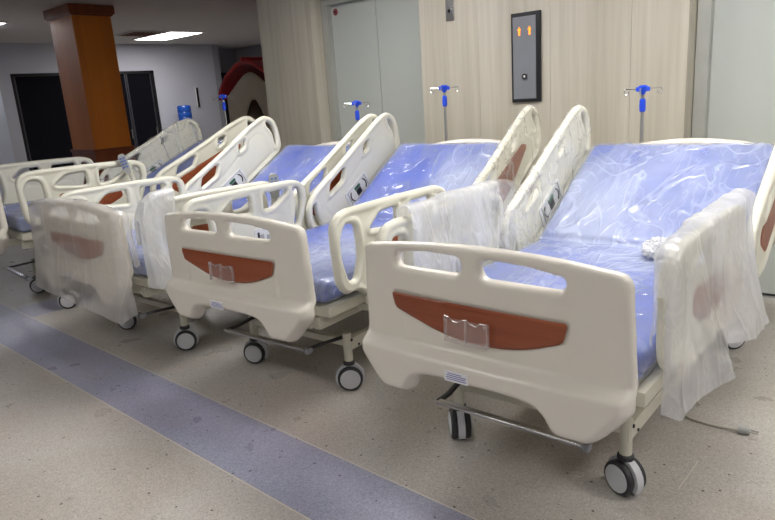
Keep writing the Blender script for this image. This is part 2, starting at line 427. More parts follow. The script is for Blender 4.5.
def footboard(parent):
    sdf = shape(FB_OUT, [FB_S1, FB_S2]); brown = fillet(BR_OUT)
    def thick(P, d):
        z = P[:, 1]; x = P[:, 0]
        lip = .052*(1-sstep(z, .532, .566)) * (0.55+.45*sstep(d, 0, .03))
        crown = .012*(1-(x/.48)**2)
        b = sdpoly(P, brown)
        fr = -.024-lip-crown; bk = .024-.5*lip-crown
        fr = fr+.007*(1-sstep(b, -.002, .010)) + .004*np.exp(-((z-.60)/.05)**2)*(np.abs(x) > .3)
        return fr, bk
    me = plate(sdf, (-.5, .5, .37, .925), .0075, thick, lambda a, b, w: (a, w, b), .02, 'footboard')
    o = link(me, 'footboard', 'abs', parent, angle=60)
    # wood inlay
    me = plate(shape([(x, z, r) for x, z, r in BR_OUT]), (-.36, .31, .585, .74), .008, lambda P, d: (-.0305-.012*(1-(P[:, 0]/.48)**2), -.02-.012*(1-(P[:, 0]/.48)**2)), lambda a, b, w: (a, w, b), .004, 'wood_inlay')
    w = link(me, 'wood_inlay', 'brown', o, angle=60); w['label'] = 'reddish brown wood-look inlay'
    # clear holder
    mb = MB(); y = -.046
    mb.box((-.05, y-.012, .645), (.176, .003, .078)); mb.mi = 1
    mb.box((-.05, y-.012, .606), (.178, .016, .004)).box((-.138, y-.010, .648), (.003, .014, .084)).box((.038, y-.010, .645), (.003, .014, .078)).box((-.05, y-.012, .648), (.002, .012, .082))
    mb.tube([(-.138, y-.014, .690), (-.12, y-.014, .690), (-.105, y-.014, .676), (-.08, y-.014, .674), (-.065, y-.014, .686), (-.045, y-.014, .688), (-.03, y-.014, .676), (-.005, y-.014, .672), (.01, y-.014, .684), (.038, y-.014, .686)], .0022, 6)
    for x, z in ((-.13, .678), (.03, .676), (-.13, .615), (.03, .615)): mb.cyl((x, y-.018, z), (x, y-.01, z), .005, 10)
    bmesh.ops.scale(mb.bm, vec=(.88, 1, .95), verts=mb.bm.verts); bmesh.ops.translate(mb.bm, vec=(.016, 0, .032), verts=mb.bm.verts); h = mb.build('document_holder', ['clear', 'clearedge'], o, smooth=False); h['label'] = 'clear acrylic document holder'
    mb = MB(); mb.box((-.050, -.0895, .500), (.086, .004, .034)); mb.mi = 1
    for k in range(4): mb.box((-.050+(-.004 if k == 0 else .003*(k % 2)), -.0920, .511-k*.0065), (.05 if k == 0 else .072, .0012, .0018))
    l = mb.build('label_plate', ['label', 'ink'], o, smooth=False); l['label'] = 'small white maker label'
    return o
def headboard(parent, L_=2.09):
    out = [(-.45, .94, .06), (-.28, 1.005, .1), (0, 1.04, .2), (.28, 1.022, .1), (.46, .975, .05), (.48, .52, .03), (.36, .40, .04), (-.36, .40, .04), (-.48, .52, .03)]
    sdf = shape(out, [slot(-.30, -.04, .90, .95, .025), slot(.04, .30, .90, .95, .025)])
    me = plate(sdf, (-.5, .5, .39, 1.06), .0125, lambda P, d: (np.full(len(P), -.022), np.full(len(P), .024)), lambda a, b, w: (a, L_+w, b), .02, 'headboard')
    return link(me, 'headboard', 'abs', parent, angle=60)

FR_OUT = [(.118, .60, .05), (.165, .545, .05), (.24, .555, .03), (.30, .50, .04), (.86, .50, .04), (.93, .60, .06), (1.0, .79, .06), (.99, .88, .06), (.90, .912, .05), (.5, .918, .1), (.17, .915, .06), (.105, .87, .06), (.105, .75, .06)]
FR_HOLES = [[(.185, .60, .02), (.235, .60, .02), (.275, .70, .05), (.26, .845, .03), (.18, .86, .04), (.145, .80, .03), (.148, .70, .04)],
            [(.34, .80, .02), (.56, .775, .02), (.555, .872, .02), (.42, .865, .03)],
            [(.645, .775, .02), (.72, .78, .02), (.845, .852, .015), (.83, .872, .01), (.65, .872, .02)],
            [(.87, .64, .02), (.905, .64, .03), (.955, .79, .05), (.94, .865, .03), (.885, .865, .02), (.91, .78, .03)]]
HR_OUT = [(.03, -.02, .04), (.10, -.10, .05), (.25, -.16, .05), (1.03, -.16, .03), (1.09, -.13, .04), (1.145, -.01, .05), (1.155, .09, .06), (1.09, .162, .06), (.95, .178, .06), (.5, .175, .1), (.20, .185, .08), (.09, .15, .06), (.03, .07, .05)]
HR_HOLES = [[(.085, -.03, .02), (.115, -.05, .02), (.13, .06, .03), (.165, .13, .02), (.13, .13, .03), (.085, .07, .03)],
            [(.29, .085, .015), (.45, .075, .015), (.515, .125, .02), (.49, .137, .01), (.34, .137, .02)],
            [(.72, .082, .01), (.79, .085, .012), (.83, .125, .015), (.76, .137, .01)],
            [(1.035, -.10, .01), (1.06, -.08, .02), (1.105, .0, .03), (1.11, .075, .03), (1.075, .12, .02), (1.06, .09, .03), (1.075, .01, .03)]]
HANG = R(30.7); HO = (1.0, .55)
def hmap(dv=0, an=0, dz=0):
    c, s_ = math.cos(HANG+an), math.sin(HANG+an)
    def f(s, n): return (HO[0]+dv+s*c-n*s_, HO[1]+dz+s*s_+n*c)
    return f
RAILW = .505
def rail_thick(side_out, panel_poly, emb_poly):
    def thick(P, d, _p=panel_poly):
        # thick rim, thinner body
        t = .021-.0085*sstep(d, .024, .036)
        e = sdpoly(P, emb_poly)
        grove = .0035*np.exp(-(e/.006)**2)
        return t-0*d, -(t-grove)
    return thick
def foot_rail(parent, side, film=False):
    """side +1 right of the bed, -1 left; w>0 is the outer face"""
    sdf = shape(FR_OUT, FR_HOLES, .003)
    emb = fillet([(.42, .74, .03), (.60, .705, .04), (.72, .74, .05), (.80, .73, .03), (.82, .60, .03), (.70, .53, .02), (.45, .53, .03), (.38, .62, .04)])
    mp = lambda a, b, w: (side*(RAILW+w), a, b)
    me = plate(sdf, (.09, 1.02, .49, .93), .0085, rail_thick(side, None, emb), mp, .019, 'side_rail')
    o = link(me, 'side_rail', 'abs_old', parent, angle=60)
    br = [(.36, .745, .02), (.55, .735, .03), (.78, .715, .02), (.80, .66, .03), (.66, .60, .05), (.45, .61, .05), (.35, .67, .03)]
    me = plate(shape(br), (.34, .81, .59, .76), .012, lambda P, d: (np.full(len(P), .0160), np.full(len(P), .008)), mp, .004, 'wood_inlay')
    link(me, 'wood_inlay', 'brown', o, angle=60)['label'] = 'reddish brown wood-look inlay'
    mb = MB(); x = side*(RAILW-.018)
    mb.prism(fillet([(.54, .57, .01), (.70, .57, .01), (.68, .68, .01), (.56, .68, .01)]), x-.004, x+.004, 'yz')
    mb.mi = 1; xx = side*(RAILW-.024)
    mb.box((xx, .60, .62), (.004, .03, .05)).box((xx, .65, .62), (.004, .02, .03))
    mb.mi = 2; mb.box((xx, .578, .64), (.004, .012, .04))
    mb.build('control_panel', ['white', 'grey', 'black'], o, smooth=False)['label'] = 'moulded control panel'
    return o
def arc2(c, r, a0, a1, n=10, sx=1): return [(c[0]+sx*r*math.cos(R(a0+(a1-a0)*k/n)), c[1]+r*math.sin(R(a0+(a1-a0)*k/n))) for k in range(n+1)]
def head_rail(parent, side, dv=0, an=0, dz=0, u=RAILW):
    sdf = shape(HR_OUT, HR_HOLES, .003); hm = hmap(dv, an, dz)
    emb = fillet([(.20, .06, .04), (.50, .03, .06), (.95, .10, .08), (1.01, .02, .05), (.98, -.11, .04), (.25, -.12, .03)])
    def mp(a, b, w):
        y, z = hm(a, b); return (side*(u+w), y, z)
    me = plate(sdf, (.01, 1.17, -.18, .2), .0085, rail_thick(side, None, emb), mp, .019, 'side_rail')
    o = link(me, 'side_rail', 'abs_old', parent, angle=60)
    br = [(.20, .02, .03), (.24, .065, .02), (.50, .055, .05), (.86, .035, .02), (.93, -.02, .03), (.60, -.11, .08), (.28, -.11, .04)]
    me = plate(shape(br), (.19, .95, -.12, .08), .012, lambda P, d: (np.full(len(P), .0160), np.full(len(P), .008)), mp, .004, 'wood_inlay')
    link(me, 'wood_inlay', 'brown', o, angle=60)['label'] = 'reddish brown wood-look inlay'
    def P3(a, b, w=-.019): return mp(a, b, w)
    mb = MB()
    def pr(poly, w0, w1):
        A = [mb.bm.verts.new(mp(a, b, w0)) for a, b in poly]; B_ = [mb.bm.verts.new(mp(a, b, w1)) for a, b in poly]; n = len(poly)
        fs = [mb.bm.faces.new(A), mb.bm.faces.new(B_[::-1])]+[mb.bm.faces.new((A[i], B_[i], B_[(i+1) % n], A[(i+1) % n])) for i in range(n)]
        for f in fs: f.material_index = mb.mi
    pr(fillet([(.40, -.135, .015), (.66, -.135, .015), (.66, -.01, .02), (.40, -.01, .02)]), -.009, -.017)
    mb.mi = 1
    mb.tube([P3(*q) for q in fillet([(.425, -.02), (.635, -.02), (.635, -.12), (.425, -.12)])], .003, 6, closed=True)
    mb.mi = 2
    for c, sg in ((.445, 1), (.615, -1)):
        mb.tube([P3(c+sg*(.012-.018*math.sin(t*math.pi)), -.105+t*.07) for t in [k/8 for k in range(9)]], .0045, 6)
    pr([(.505, -.10), (.555, -.10), (.555, -.06), (.505, -.06)], -.016, -.021)
    mb.mi = 3
    pr([(.50, -.055), (.56, -.055), (.56, -.035), (.50, -.035)], -.016, -.021)
    mb.build('control_panel', ['white', 'grey', 'black', 'green'], o, smooth=False)['label'] = 'control panel with black symbols'
    return o

MZ0, MZ1, FOLD, MEND, MANG = .515, .615, 1.27, 2.07, R(30.3)
def mpath(s, n):
    """s along mattress from its foot end, n height above the platform -> y, z"""
    y0 = .10; f = FOLD-y0
    # smooth bend
    w = .05
    if s < f-w: return y0+s, MZ0+n
    if s > f+w:
        t = s-f; return FOLD+t*math.cos(MANG)-n*math.sin(MANG), MZ0+t*math.sin(MANG)+n*math.cos(MANG)
    k = (s-(f-w))/(2*w); a = MANG*k; rr = 2*w/MANG
    return y0+f-w+rr*math.sin(a)-n*math.sin(a), MZ0+rr*(1-math.cos(a))+n*math.cos(a)
MLEN = FOLD-.10+.835
def soft_slab(name, hw, n0, n1, s0, s1, ns, nr, rad, amp, seed, mat, parent, creases=0):
    # cross-section ring (rounded rect) marched along the mattress
    ring = []
    W_, H_ = hw, (n1-n0)/2; cz = (n0+n1)/2
    rect = fillet([(-W_, -H_, rad), (W_, -H_, rad), (W_, H_, rad), (-W_, H_, rad)], 5)
    # resample evenly
    pp = [Vector(p) for p in rect]; pp.append(pp[0]); seg = [0]
    for a, b in zip(pp, pp[1:]): seg.append(seg[-1]+(b-a).length)
    for k in range(nr):
        t = seg[-1]*k/nr; i = max(j for j in range(len(seg)) if seg[j] <= t+1e-9); i = min(i, len(pp)-2)
        f = (t-seg[i])/max(seg[i+1]-seg[i], 1e-9); ring.append(pp[i].lerp(pp[i+1], f))
    verts = []; ss = [0, .004, .015]+list(np.linspace(.035, 1-.035*1, ns))+[.985, .996, 1]
    Lm = s1-s0
    for q in ss:
        s = s0+q*Lm; e = min(q, 1-q)*Lm
        sh = 1-max(0, 1-e/rad)**2*.35 if e < rad else 1
        ins = rad*(1-math.sqrt(max(0, 1-(1-min(e/rad, 1))**2)))
        for p in ring:
            x = p.x*(1-ins/hw); n = cz+p.y*(1-ins/H_*.6); y, z = mpath(s, n); verts.append((x, y, z))
    V = np.array(verts); nn = len(ring)
    cen = []
    for q in ss:
        y, z = mpath(s0+q*Lm, cz); cen += [(0, y, z)]*nn
    D = V-np.array(cen); top = (np.array([r_.y for r_ in ring])/H_).clip(-1, 1); topm = np.tile(top, len(ss))
    nrm = np.zeros_like(V); nrm[:, 0] = np.sign(D[:, 0])*(np.abs(V[:, 0]) > hw-rad*.7)*(np.abs(topm) < .8)
    up = np.where(V[:, 1] > FOLD, 1, 0)
    nrm[:, 2] += topm*np.where(up, math.cos(MANG), 1); nrm[:, 1] -= topm*up*math.sin(MANG)
    disp = amp*(fbm(V*[1, .7, 1], 7, seed)*1.6)
    if creases: disp = disp+creases*(crease(V*[1.6, .6, 1], 3.2, seed+5)-.15)*1.4+creases*(crease(V*[.5, 1.8, 1], 3, seed+9)-.15)
    disp = disp-.016*np.exp(-((V[:, 1]-FOLD)/.016)**2)*(topm > .9)
    V = V+nrm*disp[:, None]
    faces = []
    for i in range(len(ss)-1):
        for k in range(nn):
            a = i*nn+k; b = i*nn+(k+1) % nn; faces.append((a, b, b+nn, a+nn))
    faces.append(list(range(nn))[::-1]); faces.append(list(range((len(ss)-1)*nn, len(ss)*nn)))
    me = bpy.data.meshes.new(name); me.from_pydata(V.tolist(), [], faces)
    bm = bmesh.new(); bm.from_mesh(me); bmesh.ops.recalc_face_normals(bm, faces=bm.faces); bm.to_mesh(me); bm.free()
    return link(me, name, mat, parent, angle=80)
def mattress(parent):
    m = soft_slab('mattress', .445, 0, .098, 0, MLEN, 120, 110, .028, .004, 1, 'mattress', parent, .0)
    f = soft_slab('plastic_film', .450, -.004, .104, -.006, MLEN+.006, 260, 220, .03, .008, 1, 'film', m, .0035)
    f['label'] = 'clear creased plastic film'
    return m

def platform(parent):
    mb = MB(); zc = MZ0-.028
    mb.box((0, .68, zc), (.90, 1.16, .034), bev=.008)
    for sx in (-1, 1): mb.box((sx*.455, .68, zc-.005), (.035, 1.18, .05), bev=.01)
    mb.box((0, .105, zc-.006), (.90, .03, .045), bev=.008)
    o = mb.build('bed_deck', 'frame', parent)
    backdeck(parent)
def backdeck(parent):
    mb = MB(); c, s_ = math.cos(MANG), math.sin(MANG)
    cy, cz = FOLD+.42*c+.028*s_, MZ0+.42*s_-.028*c
    mb.box((0, 0, 0), (.90, .80, .03), bev=.008)
    for sx in (-1, 1): mb.box((sx*.455, 0, -.004), (.03, .80, .045), bev=.01)
    bmesh.ops.rotate(mb.bm, cent=(0, 0, 0), matrix=Matrix.Rotation(MANG, 3, 'X'), verts=mb.bm.verts)
    bmesh.ops.translate(mb.bm, vec=(0, cy, cz), verts=mb.bm.verts)
    return mb.build('backrest_deck', 'frame', parent)
def understructure(parent):
    mb = MB()
    for sx in (-1, 1):
        mb.box((sx*.335, 1.08, .225), (.035, 1.52, .06), bev=.008)
        mb.cyl((sx*.335, .338, .135), (sx*.335, .338, .285), .021, 18)
        mb.cyl((sx*.335, 1.82, .135), (sx*.335, 1.82, .285), .021, 18)
    mb.box((0, .345, .235), (.66, .035, .035), bev=.006).box((0, 1.80, .235), (.66, .035, .05), bev=.006).box((0, 1.1, .235), (.66, .05, .03), bev=.006)
    mb.mi = 1
    for sx in (-1, 1): mb.cyl((sx*.354, .345, .25), (sx*.360, .345, .25), .007, 10).cyl((sx*.352, .40, .21), (sx*.357, .40, .21), .006, 10)
    mb.build('base_frame', ['frame', 'dark'], parent)
    mb = MB()
    for sx in (-1, 1): mb.box((sx*.38, 1.07, .42), (.04, 1.94, .06), bev=.008)
    mb.box((0, .14, .42), (.76, .04, .05), bev=.006).box((0, 2.0, .42), (.76, .04, .05), bev=.006)
    mb.cyl((-.36, .62, .41), (.36, .62, .41), .018).cyl((-.36, 1.5, .41), (.36, 1.5, .41), .018)
    for sx in (-1, 1): mb.box((sx*.30, 2.05, .44), (.05, .1, .05), bev=.006)
    mb.build('upper_frame', 'frame', parent)
    for y0, y1 in ((.62, .86), (1.5, 1.26)):
        mb = MB()
        for sx in (-1, 1):
            a, b = Vector((sx*.300, y0, .41)), Vector((sx*.300, y1, .24)); d = (b-a).normalized(); nml = Vector((0, -d.z, d.y))*.028
            mb.prism([(a.y+nml.y, a.z+nml.z), (b.y+nml.y, b.z+nml.z), (b.y-nml.y, b.z-nml.z), (a.y-nml.y, a.z-nml.z)], sx*.300-.005, sx*.300+.005, 'yz')
            mb.prism(fillet([(y0-.07, .40, .01), (y0+.05, .40, .01), (y0+.03, .33, .02), (y0-.02, .31, .02)]), sx*.405-.004, sx*.405+.004, 'yz')
            mb.mi = 1
            for q in (a, b): mb.cyl((sx*.285, q.y, q.z), (sx*.318, q.y, q.z), .014, 12)
            mb.cyl((sx*.405, y0-.03, .375), (sx*.414, y0-.03, .375), .009, 10).cyl((sx*.405, y0+.01, .335), (sx*.414, y0+.01, .335), .007, 10)
            mb.mi = 0
        build_each(mb, 'lift_arm', ['frame', 'steel'], parent)
    mb = MB()
    mb.cyl((0, .72, .37), (0, 1.25, .30), .028, 18); mb.box((0, .72, .36), (.10, .16, .09), bev=.012); mb.mi = 1
    mb.cyl((0, 1.25, .30), (0, 1.45, .275), .012, 12)
    mb.build('lift_motor', ['grey', 'steel'], parent)['label'] = 'grey electric lift motor'
    # brackets holding rails and boards
    mb = MB()
    for sx in (-1, 1):
        for y in (.36, .80): 
            mb.box((sx*.478, y, .475), (.026, .05, .05), bev=.004); mb.tube([(sx*.488, y, .49), (sx*.494, y, .53)], .012, 8)
            mb.box((sx*.43, y, .43), (.10, .03, .03))
    build_each(mb, 'rail_bracket', 'frame', parent)
    mb = MB()
    for sx in (-1, 1):
        for t in (.22, .60):
            c, s_ = math.cos(MANG), math.sin(MANG); y = FOLD+t*c+.03*s_; z = MZ0+t*s_-.03*c
            mb.box((sx*.478, y, z), (.03, .05, .05), ('X', MANG))
    build_each(mb, 'rail_bracket', 'frame', parent)
    mb = MB()
    for sx in (-1, 1): mb.box((sx*.30, .055, .44), (.045, .14, .05), bev=.006).box((sx*.30, .035, .50), (.03, .03, .12), bev=.004)
    build_each(mb, 'footboard_bracket', 'frame', parent)
def pedal(parent):
    mb = MB(); z = .262
    for sx in (-1, 1): mb.tube([(sx*.312, .335, .262), (sx*.312, .325, .262), (sx*.282, .19, .264), (sx*.280, .13, .265)], .013, 8, flat=.6)
    build_each(mb, 'pedal_arm', 'dark', parent)
    mb = MB(); mb.box((0, .122, .266), (.56, .030, .012), bev=.004).cyl((-.278, .108, .270), (.278, .108, .270), .006, 10)
    o = mb.build('foot_pedal', 'steel', parent); o['label'] = 'steel foot pedal bar'
    mb = MB(); mb.box((.290, .122, .264), (.022, .034, .026), bev=.005); mb.build('end_cap', 'endcap', o)
def caster(parent, x, y, ang):
    e = empty('caster', (x, y, 0), ang); e.parent = parent
    r = .061
    for sx in (-1, 1):
        mb = MB(); mb.lathe([(r-.012, 0), (r-.003, .002), (r, .008), (r, .018), (r-.003, .024), (r-.012, .026)], (sx*.027-.013, 0, r), 'x', 36)
        t = mb.build('tire', 'rubber', e)
        mb = MB(); mb.lathe([(r-.012, 0), (r-.0135, .0035), (r-.02, .0045), (.012, .0065), (.002, .0065)] if sx > 0 else [(.002, -.0065), (.012, -.0065), (r-.02, -.0045), (r-.0135, -.0035), (r-.012, 0)], (sx*.0395, 0, r), 'x', 36)
        mb.build('wheel_disc', 'hub', e)
    mb = MB(); pts = [(math.cos(a)*(r+.010), r+math.sin(a)*(r+.010)) for a in [R(-35+k*250/18) for k in range(19)]]
    pts += [(math.cos(R(215))*(.02), r-.01), (math.cos(R(-35))*.03, r-.01)]
    mb.prism(pts, -.0135, .0135, 'yz')
    mb.cyl((0, 0, 2*r+.006), (0, 0, 2*r+.016), .020, 16)
    mb.build('caster_fork', 'hub', e)
    mb = MB(); mb.lathe([(.022, 0), (.028, .003), (.028, .016), (.022, .022), (.012, .022)], (0, 0, 2*r+.002), 'z', 24); mb.build('swivel_ring', 'rubber', e)
    return e
# prototype meshes are built once, further beds copy them
PROTO = empty('hospital_bed')
footboard(PROTO); headboard(PROTO); mattress(PROTO); platform(PROTO); understructure(PROTO); pedal(PROTO)
RA = foot_rail(PROTO, 1); RB_ = foot_rail(PROTO, -1); RC = head_rail(PROTO, 1); RD = head_rail(PROTO, -1)
CP = caster(PROTO, .32, .338, 0)
def copy_tree(o, parent=None):
    c = o.copy(); COL.objects.link(c); c.parent = parent
    for ch in list(o.children): copy_tree(ch, c)
    return c
BEDS = [
 (-1.079, 1.599, 2.1, 'nearest hospital bed, its plain cream footboard fully in view, crumpled bag lying on its mattress'),
 (-2.43, 1.63, 4.67, 'hospital bed second from the camera, unwrapped footboard and open looped rail beside the nearest bed'),
 (-3.635, 1.48, 1.5, 'hospital bed whose footboard is still covered by a milky plastic bag'),
 (-5.19, 1.47, -4, 'farthest hospital bed, cut by the left edge, hand control hooked on its rail'),
]
CAST = [(-.25, -112, -150, -135), (-55, -43, -70, -30), (-42, -36, -60, -20), (-32, -28, -60, -20)]
CANG = [(-137, -113, 160, 140), (-62, -44, -80, -20), (-44, -38, -70, -20), (-34, -30, -60, -20)]
roots = []
for i, (x, y, t, lab) in enumerate(BEDS):
    b = PROTO if i == 0 else copy_tree(PROTO)
    roots.append(b)
for i, (x, y, t, lab) in enumerate(BEDS):
    b = roots[i]; b.location = (x, y, 0); b.rotation_euler = (0, 0, R(t)); tag(b, lab, 'hospital bed', 'hospital beds parked side by side along the lift wall')
    c0 = [c for c in b.children if c.name.startswith('caster')][0]
    for k, (cx, cy) in enumerate(((-.335, .338), (.335, .338), (-.335, 1.82), (.335, 1.82))):
        c = c0 if k == 0 else copy_tree(c0, b)
        c.location = (cx, cy, 0); c.rotation_euler = (0, 0, R(CANG[i][k]-t))
def rail_of(b, k): return [c for c in b.children if c.name.startswith('side_rail')][k]
def kids(b, pre): return [c for c in b.children if c.name.split('.')[0] == pre]
# the farthest bed stands raised, its backrest a little flatter
LIFT = .11
b4 = roots[3]
for c in list(b4.children):
    k = c.name.split('.')[0]
    if k in ('base_frame', 'caster', 'foot_pedal', 'pedal_arm', 'lift_motor'): continue
    if k == 'lift_arm': c.scale.z = 1.62; c.location.z = .24*(1-1.62); continue
    if k in ('mattress', 'backrest_deck'):
        for d in list(c.children): bpy.data.objects.remove(d)
        bpy.data.objects.remove(c); continue
    c.location.z += LIFT
MANG = R(24.5); LEAN = R(-5.6)
mm = mattress(b4); mm.location.z += LIFT
bd = backdeck(b4); bd.location.z += LIFT
for c in kids(b4, 'side_rail')[2:4]:
    ca, sa = math.cos(LEAN), math.sin(LEAN); y0, z0 = HO
    c.rotation_euler = (LEAN, 0, 0); c.location.y = y0-(ca*y0-sa*z0); c.location.z = z0-(sa*y0+ca*z0)+LIFT
MANG = R(30.3)
# bed two: its right raised rail sits a little further towards the head
HR2_SHIFT = .15
kids(roots[1], 'side_rail')[2].location.y += HR2_SHIFT
kids(roots[2], 'side_rail')[3].location.y -= .08; kids(roots[2], 'side_rail')[3].location.z += .02; kids(roots[2], 'side_rail')[2].location.y += .04
kids(roots[0], 'side_rail')[2].location.y += .16

# ------------------------------------------------------------------ plastic bags and wraps
def wrap_shell(bed, name, outer, mp, step, grow, amp, seed, mat, label, extra=None, cat='plastic wrap', wmid=0, wh=.024, group=None):
    """thin film hugging a board or rail, holes covered"""
    poly = fillet(outer)
    def sdf(P): 
        d = sdpoly(P, poly)-grow
        return d + .012*np.sin(P[:, 0]*41+seed)*np.cos(P[:, 1]*33) if extra is None else d+extra(P)
    def thick(P, d):
        P3 = np.stack([P[:, 0], P[:, 1], P[:, 0]*0+seed], 1)
        n = amp*fbm(P3, 9, seed)*1.5+amp*.7*(crease(P3, 6, seed)-.3)
        n2 = amp*fbm(P3, 9, seed+20)*1.5+amp*.7*(crease(P3, 6, seed+20)-.3)
        return wmid+wh+n, wmid-wh-n2
    x = [p[0] for p in poly]; z = [p[1] for p in poly]; g = grow+.06
    me = plate(sdf, (min(x)-g, max(x)+g, min(z)-g, max(z)+g), step, thick, mp, .03, name)
    o = link(me, name, mat, None, angle=80)
    o.location = bed.location; o.rotation_euler = bed.rotation_euler
    return tag(o, label, cat, group)
def hm_for(side, dv=0, an=0):
    hm = hmap(dv, an)
    def mp(a, b, w):
        y, z = hm(a, b); return (side*(RAILW+w), y, z)
    return mp
def wrap_child(bed, k, side, seed):
    rail = kids(bed, 'side_rail')[k]
    w = wrap_shell(bed, 'plastic_wrap', HR_OUT, hm_for(side), .009, .007, .0032, seed, 'cling', '', group=None)
    for q in ('label', 'category'): del w[q]
    w.parent = rail; w.location = (0, 0, 0); w.rotation_euler = (0, 0, 0); w['label'] = 'clear crinkled plastic wrap over the rail'
wrap_child(roots[0], 3, -1, 3); wrap_child(roots[1], 2, 1, 9); wrap_child(roots[3], 3, -1, 15)
def drape(bed, name, label, side, v0, v1, zt, zin, zout, flare, mat, seed, amp, nv=150, nt=150, cap=True, topw=.036, cat='plastic bag', endfl=0.0, pinr=6, board=False, capend=True):
    """bag hanging over a rail: inverted U in section, zin/zout hem heights as functions of v"""
    V = []; 
    for i in range(nv):
        a = i/(nv-1); v = v0+(v1-v0)*a
        e = (min(a, 1-a) if capend else a)*2
        pin = min(1, math.sqrt(max(e, 0)*pinr)) if cap else 1
        zi, zo, top, fl = zin(a), zout(a), zt(a), flare(a)
        li, lo = top-zi, top-zo
        for j in range(nt):
            t = j/(nt-1)
            if t < .4:      # inner side going up
                k = t/.4; z = zi+(li)*k; w = -topw-fl*.25*(1-k)**1.5
            elif t < .5:
                k = (t-.4)/.1; ang = math.pi*(1-k); w = topw*math.cos(ang); z = top+topw*.6*math.sin(ang)
            else:
                k = (t-.5)/.5; z = top-lo*k; w = topw+fl*k**1.4
            dv = endfl*(top-z)*(a-.5)*2
            if board: V.append((v+dv, .5*(-.075*0)-w*(.25+.75*pin)-.022, z))
            else: V.append((side*(RAILW+w*(.25+.75*pin)), v+dv, z))
    V = np.array(V)
    ax = 1 if board else 0
    nx = np.where(V[:, 1] > -.022, 1., -1.) if board else np.where(np.abs(V[:, 0]) > RAILW, 1., -1.)*side
    Q = V*[1, 1, .35]
    d = amp*(fbm(Q, 5, seed)*2.4)+amp*.8*(crease(Q, 4, seed+3)-.3)+amp*.22*(crease(V*[1, 1, .6], 11, seed+8)-.3)
    d = np.maximum(d, -.008)
    V[:, ax] += nx*d; V[:, 2] += .4*d; V[:, 1-ax] += amp*fbm(V, 6, seed+11)*1.2
    F = []
    for i in range(nv-1):
        for j in range(nt-1):
            k = i*nt+j; F.append((k, k+1, k+nt+1, k+nt))
    me = bpy.data.meshes.new(name); me.from_pydata(V.tolist(), [], F)
    o = link(me, name, mat, None, angle=80); o.location = bed.location; o.rotation_euler = bed.rotation_euler
    return tag(o, label, cat)
def lerp(pts):
    def f(a):
        xs = [p[0] for p in pts]; ys = [p[1] for p in pts]; return float(np.interp(a, xs, ys))
    return f
# nearest bed, right rail: big milky bag hanging to the floor side
drape(roots[0], 'plastic_bag', 'large milky plastic bag hanging over the near right rail of the nearest bed', 1, .065, 1.08,
      lerp([(0, .78), (.03, .885), (.06, .905), (.12, .925), (.5, .932), (.9, .932), (.96, .91), (1, .83)]), lerp([(0, .66), (1, .66)]), lerp([(0, .46), (.05, .43), (.11, .475), (.2, .50), (.36, .515), (.46, .56), (.52, .50), (.9, .46), (1, .53)]),
      lerp([(0, .0), (.08, .03), (.25, .10), (.42, .03), (.5, .02), (.62, .08), (.9, .09), (1, .03)]), 'bag', 41, .018, pinr=9)
# nearest bed, left foot rail bag
drape(roots[0], 'plastic_bag', 'clear plastic bag bunched over the low left rail behind the nearest footboard', -1, .27, 1.06,
      lerp([(0, .935), (.5, .94), (.9, .935), (1, .92)]), lerp([(0, .74), (.1, .64), (1, .60)]), lerp([(0, .76), (.1, .64), (1, .60)]),
      lerp([(0, .0), (.5, .02), (1, .02)]), 'bagclear', 57, .010, nv=110, nt=110, cap=False)
# third bed, right foot rail bag
drape(roots[2], 'plastic_bag', 'milky plastic bag slumped over the foot corner and near rail of the third bed', 1, .062, .27,
      lerp([(0, .80), (.2, .90), (.5, .935), (1, .945)]), lerp([(0, .70), (1, .70)]), lerp([(0, .48), (.5, .46), (.8, .52), (1, .60)]),
      lerp([(0, .05), (.4, .12), (1, .05)]), 'bag', 73, .014, nv=80, nt=110, endfl=.02, pinr=30, topw=.042, capend=False)
# third bed, footboard bag
drape(roots[2], 'plastic_bag', 'milky plastic bag pulled down over the footboard of the third bed', 1, -.507, .515,
      lerp([(0, .84), (.03, .868), (.25, .892), (.5, .902), (.75, .892), (.97, .868), (1, .84)]), lerp([(0, .60), (1, .60)]), lerp([(0, .42), (.2, .39), (.5, .37), (.8, .35), (.97, .33), (1, .37)]),
      lerp([(0, .0), (.1, .055), (.9, .055), (1, .04)]), 'bagthin', 31, .005, nv=120, nt=120, topw=.050, endfl=.10, pinr=25, board=True)
# crumpled bag on mattress
bm = bmesh.new(); bmesh.ops.create_icosphere(bm, subdivisions=5, radius=1)
V = np.array([v.co[:] for v in bm.verts]); d = 1+.55*fbm(V, 2.2, 3)+.35*(crease(V, 2.6, 9)-.4)+.18*(crease(V, 6, 4)-.4)
for v, k in zip(bm.verts, d): v.co *= k; v.co.x *= .062; v.co.y *= .085; v.co.z = max(-.028, v.co.z*.040)
me = bpy.data.meshes.new('crumpled_bag'); bm.to_mesh(me); bm.free()
o = link(me, 'crumpled_bag', 'bag', None, angle=30)
t = R(2.1); lx, ly = .175, 1.16
o.location = (-1.079+lx*math.cos(t)-ly*math.sin(t), 1.599+lx*math.sin(t)+ly*math.cos(t), MZ1+.040); tag(o, 'small crumpled white plastic wad lying on the mattress of the nearest bed', 'plastic wad')

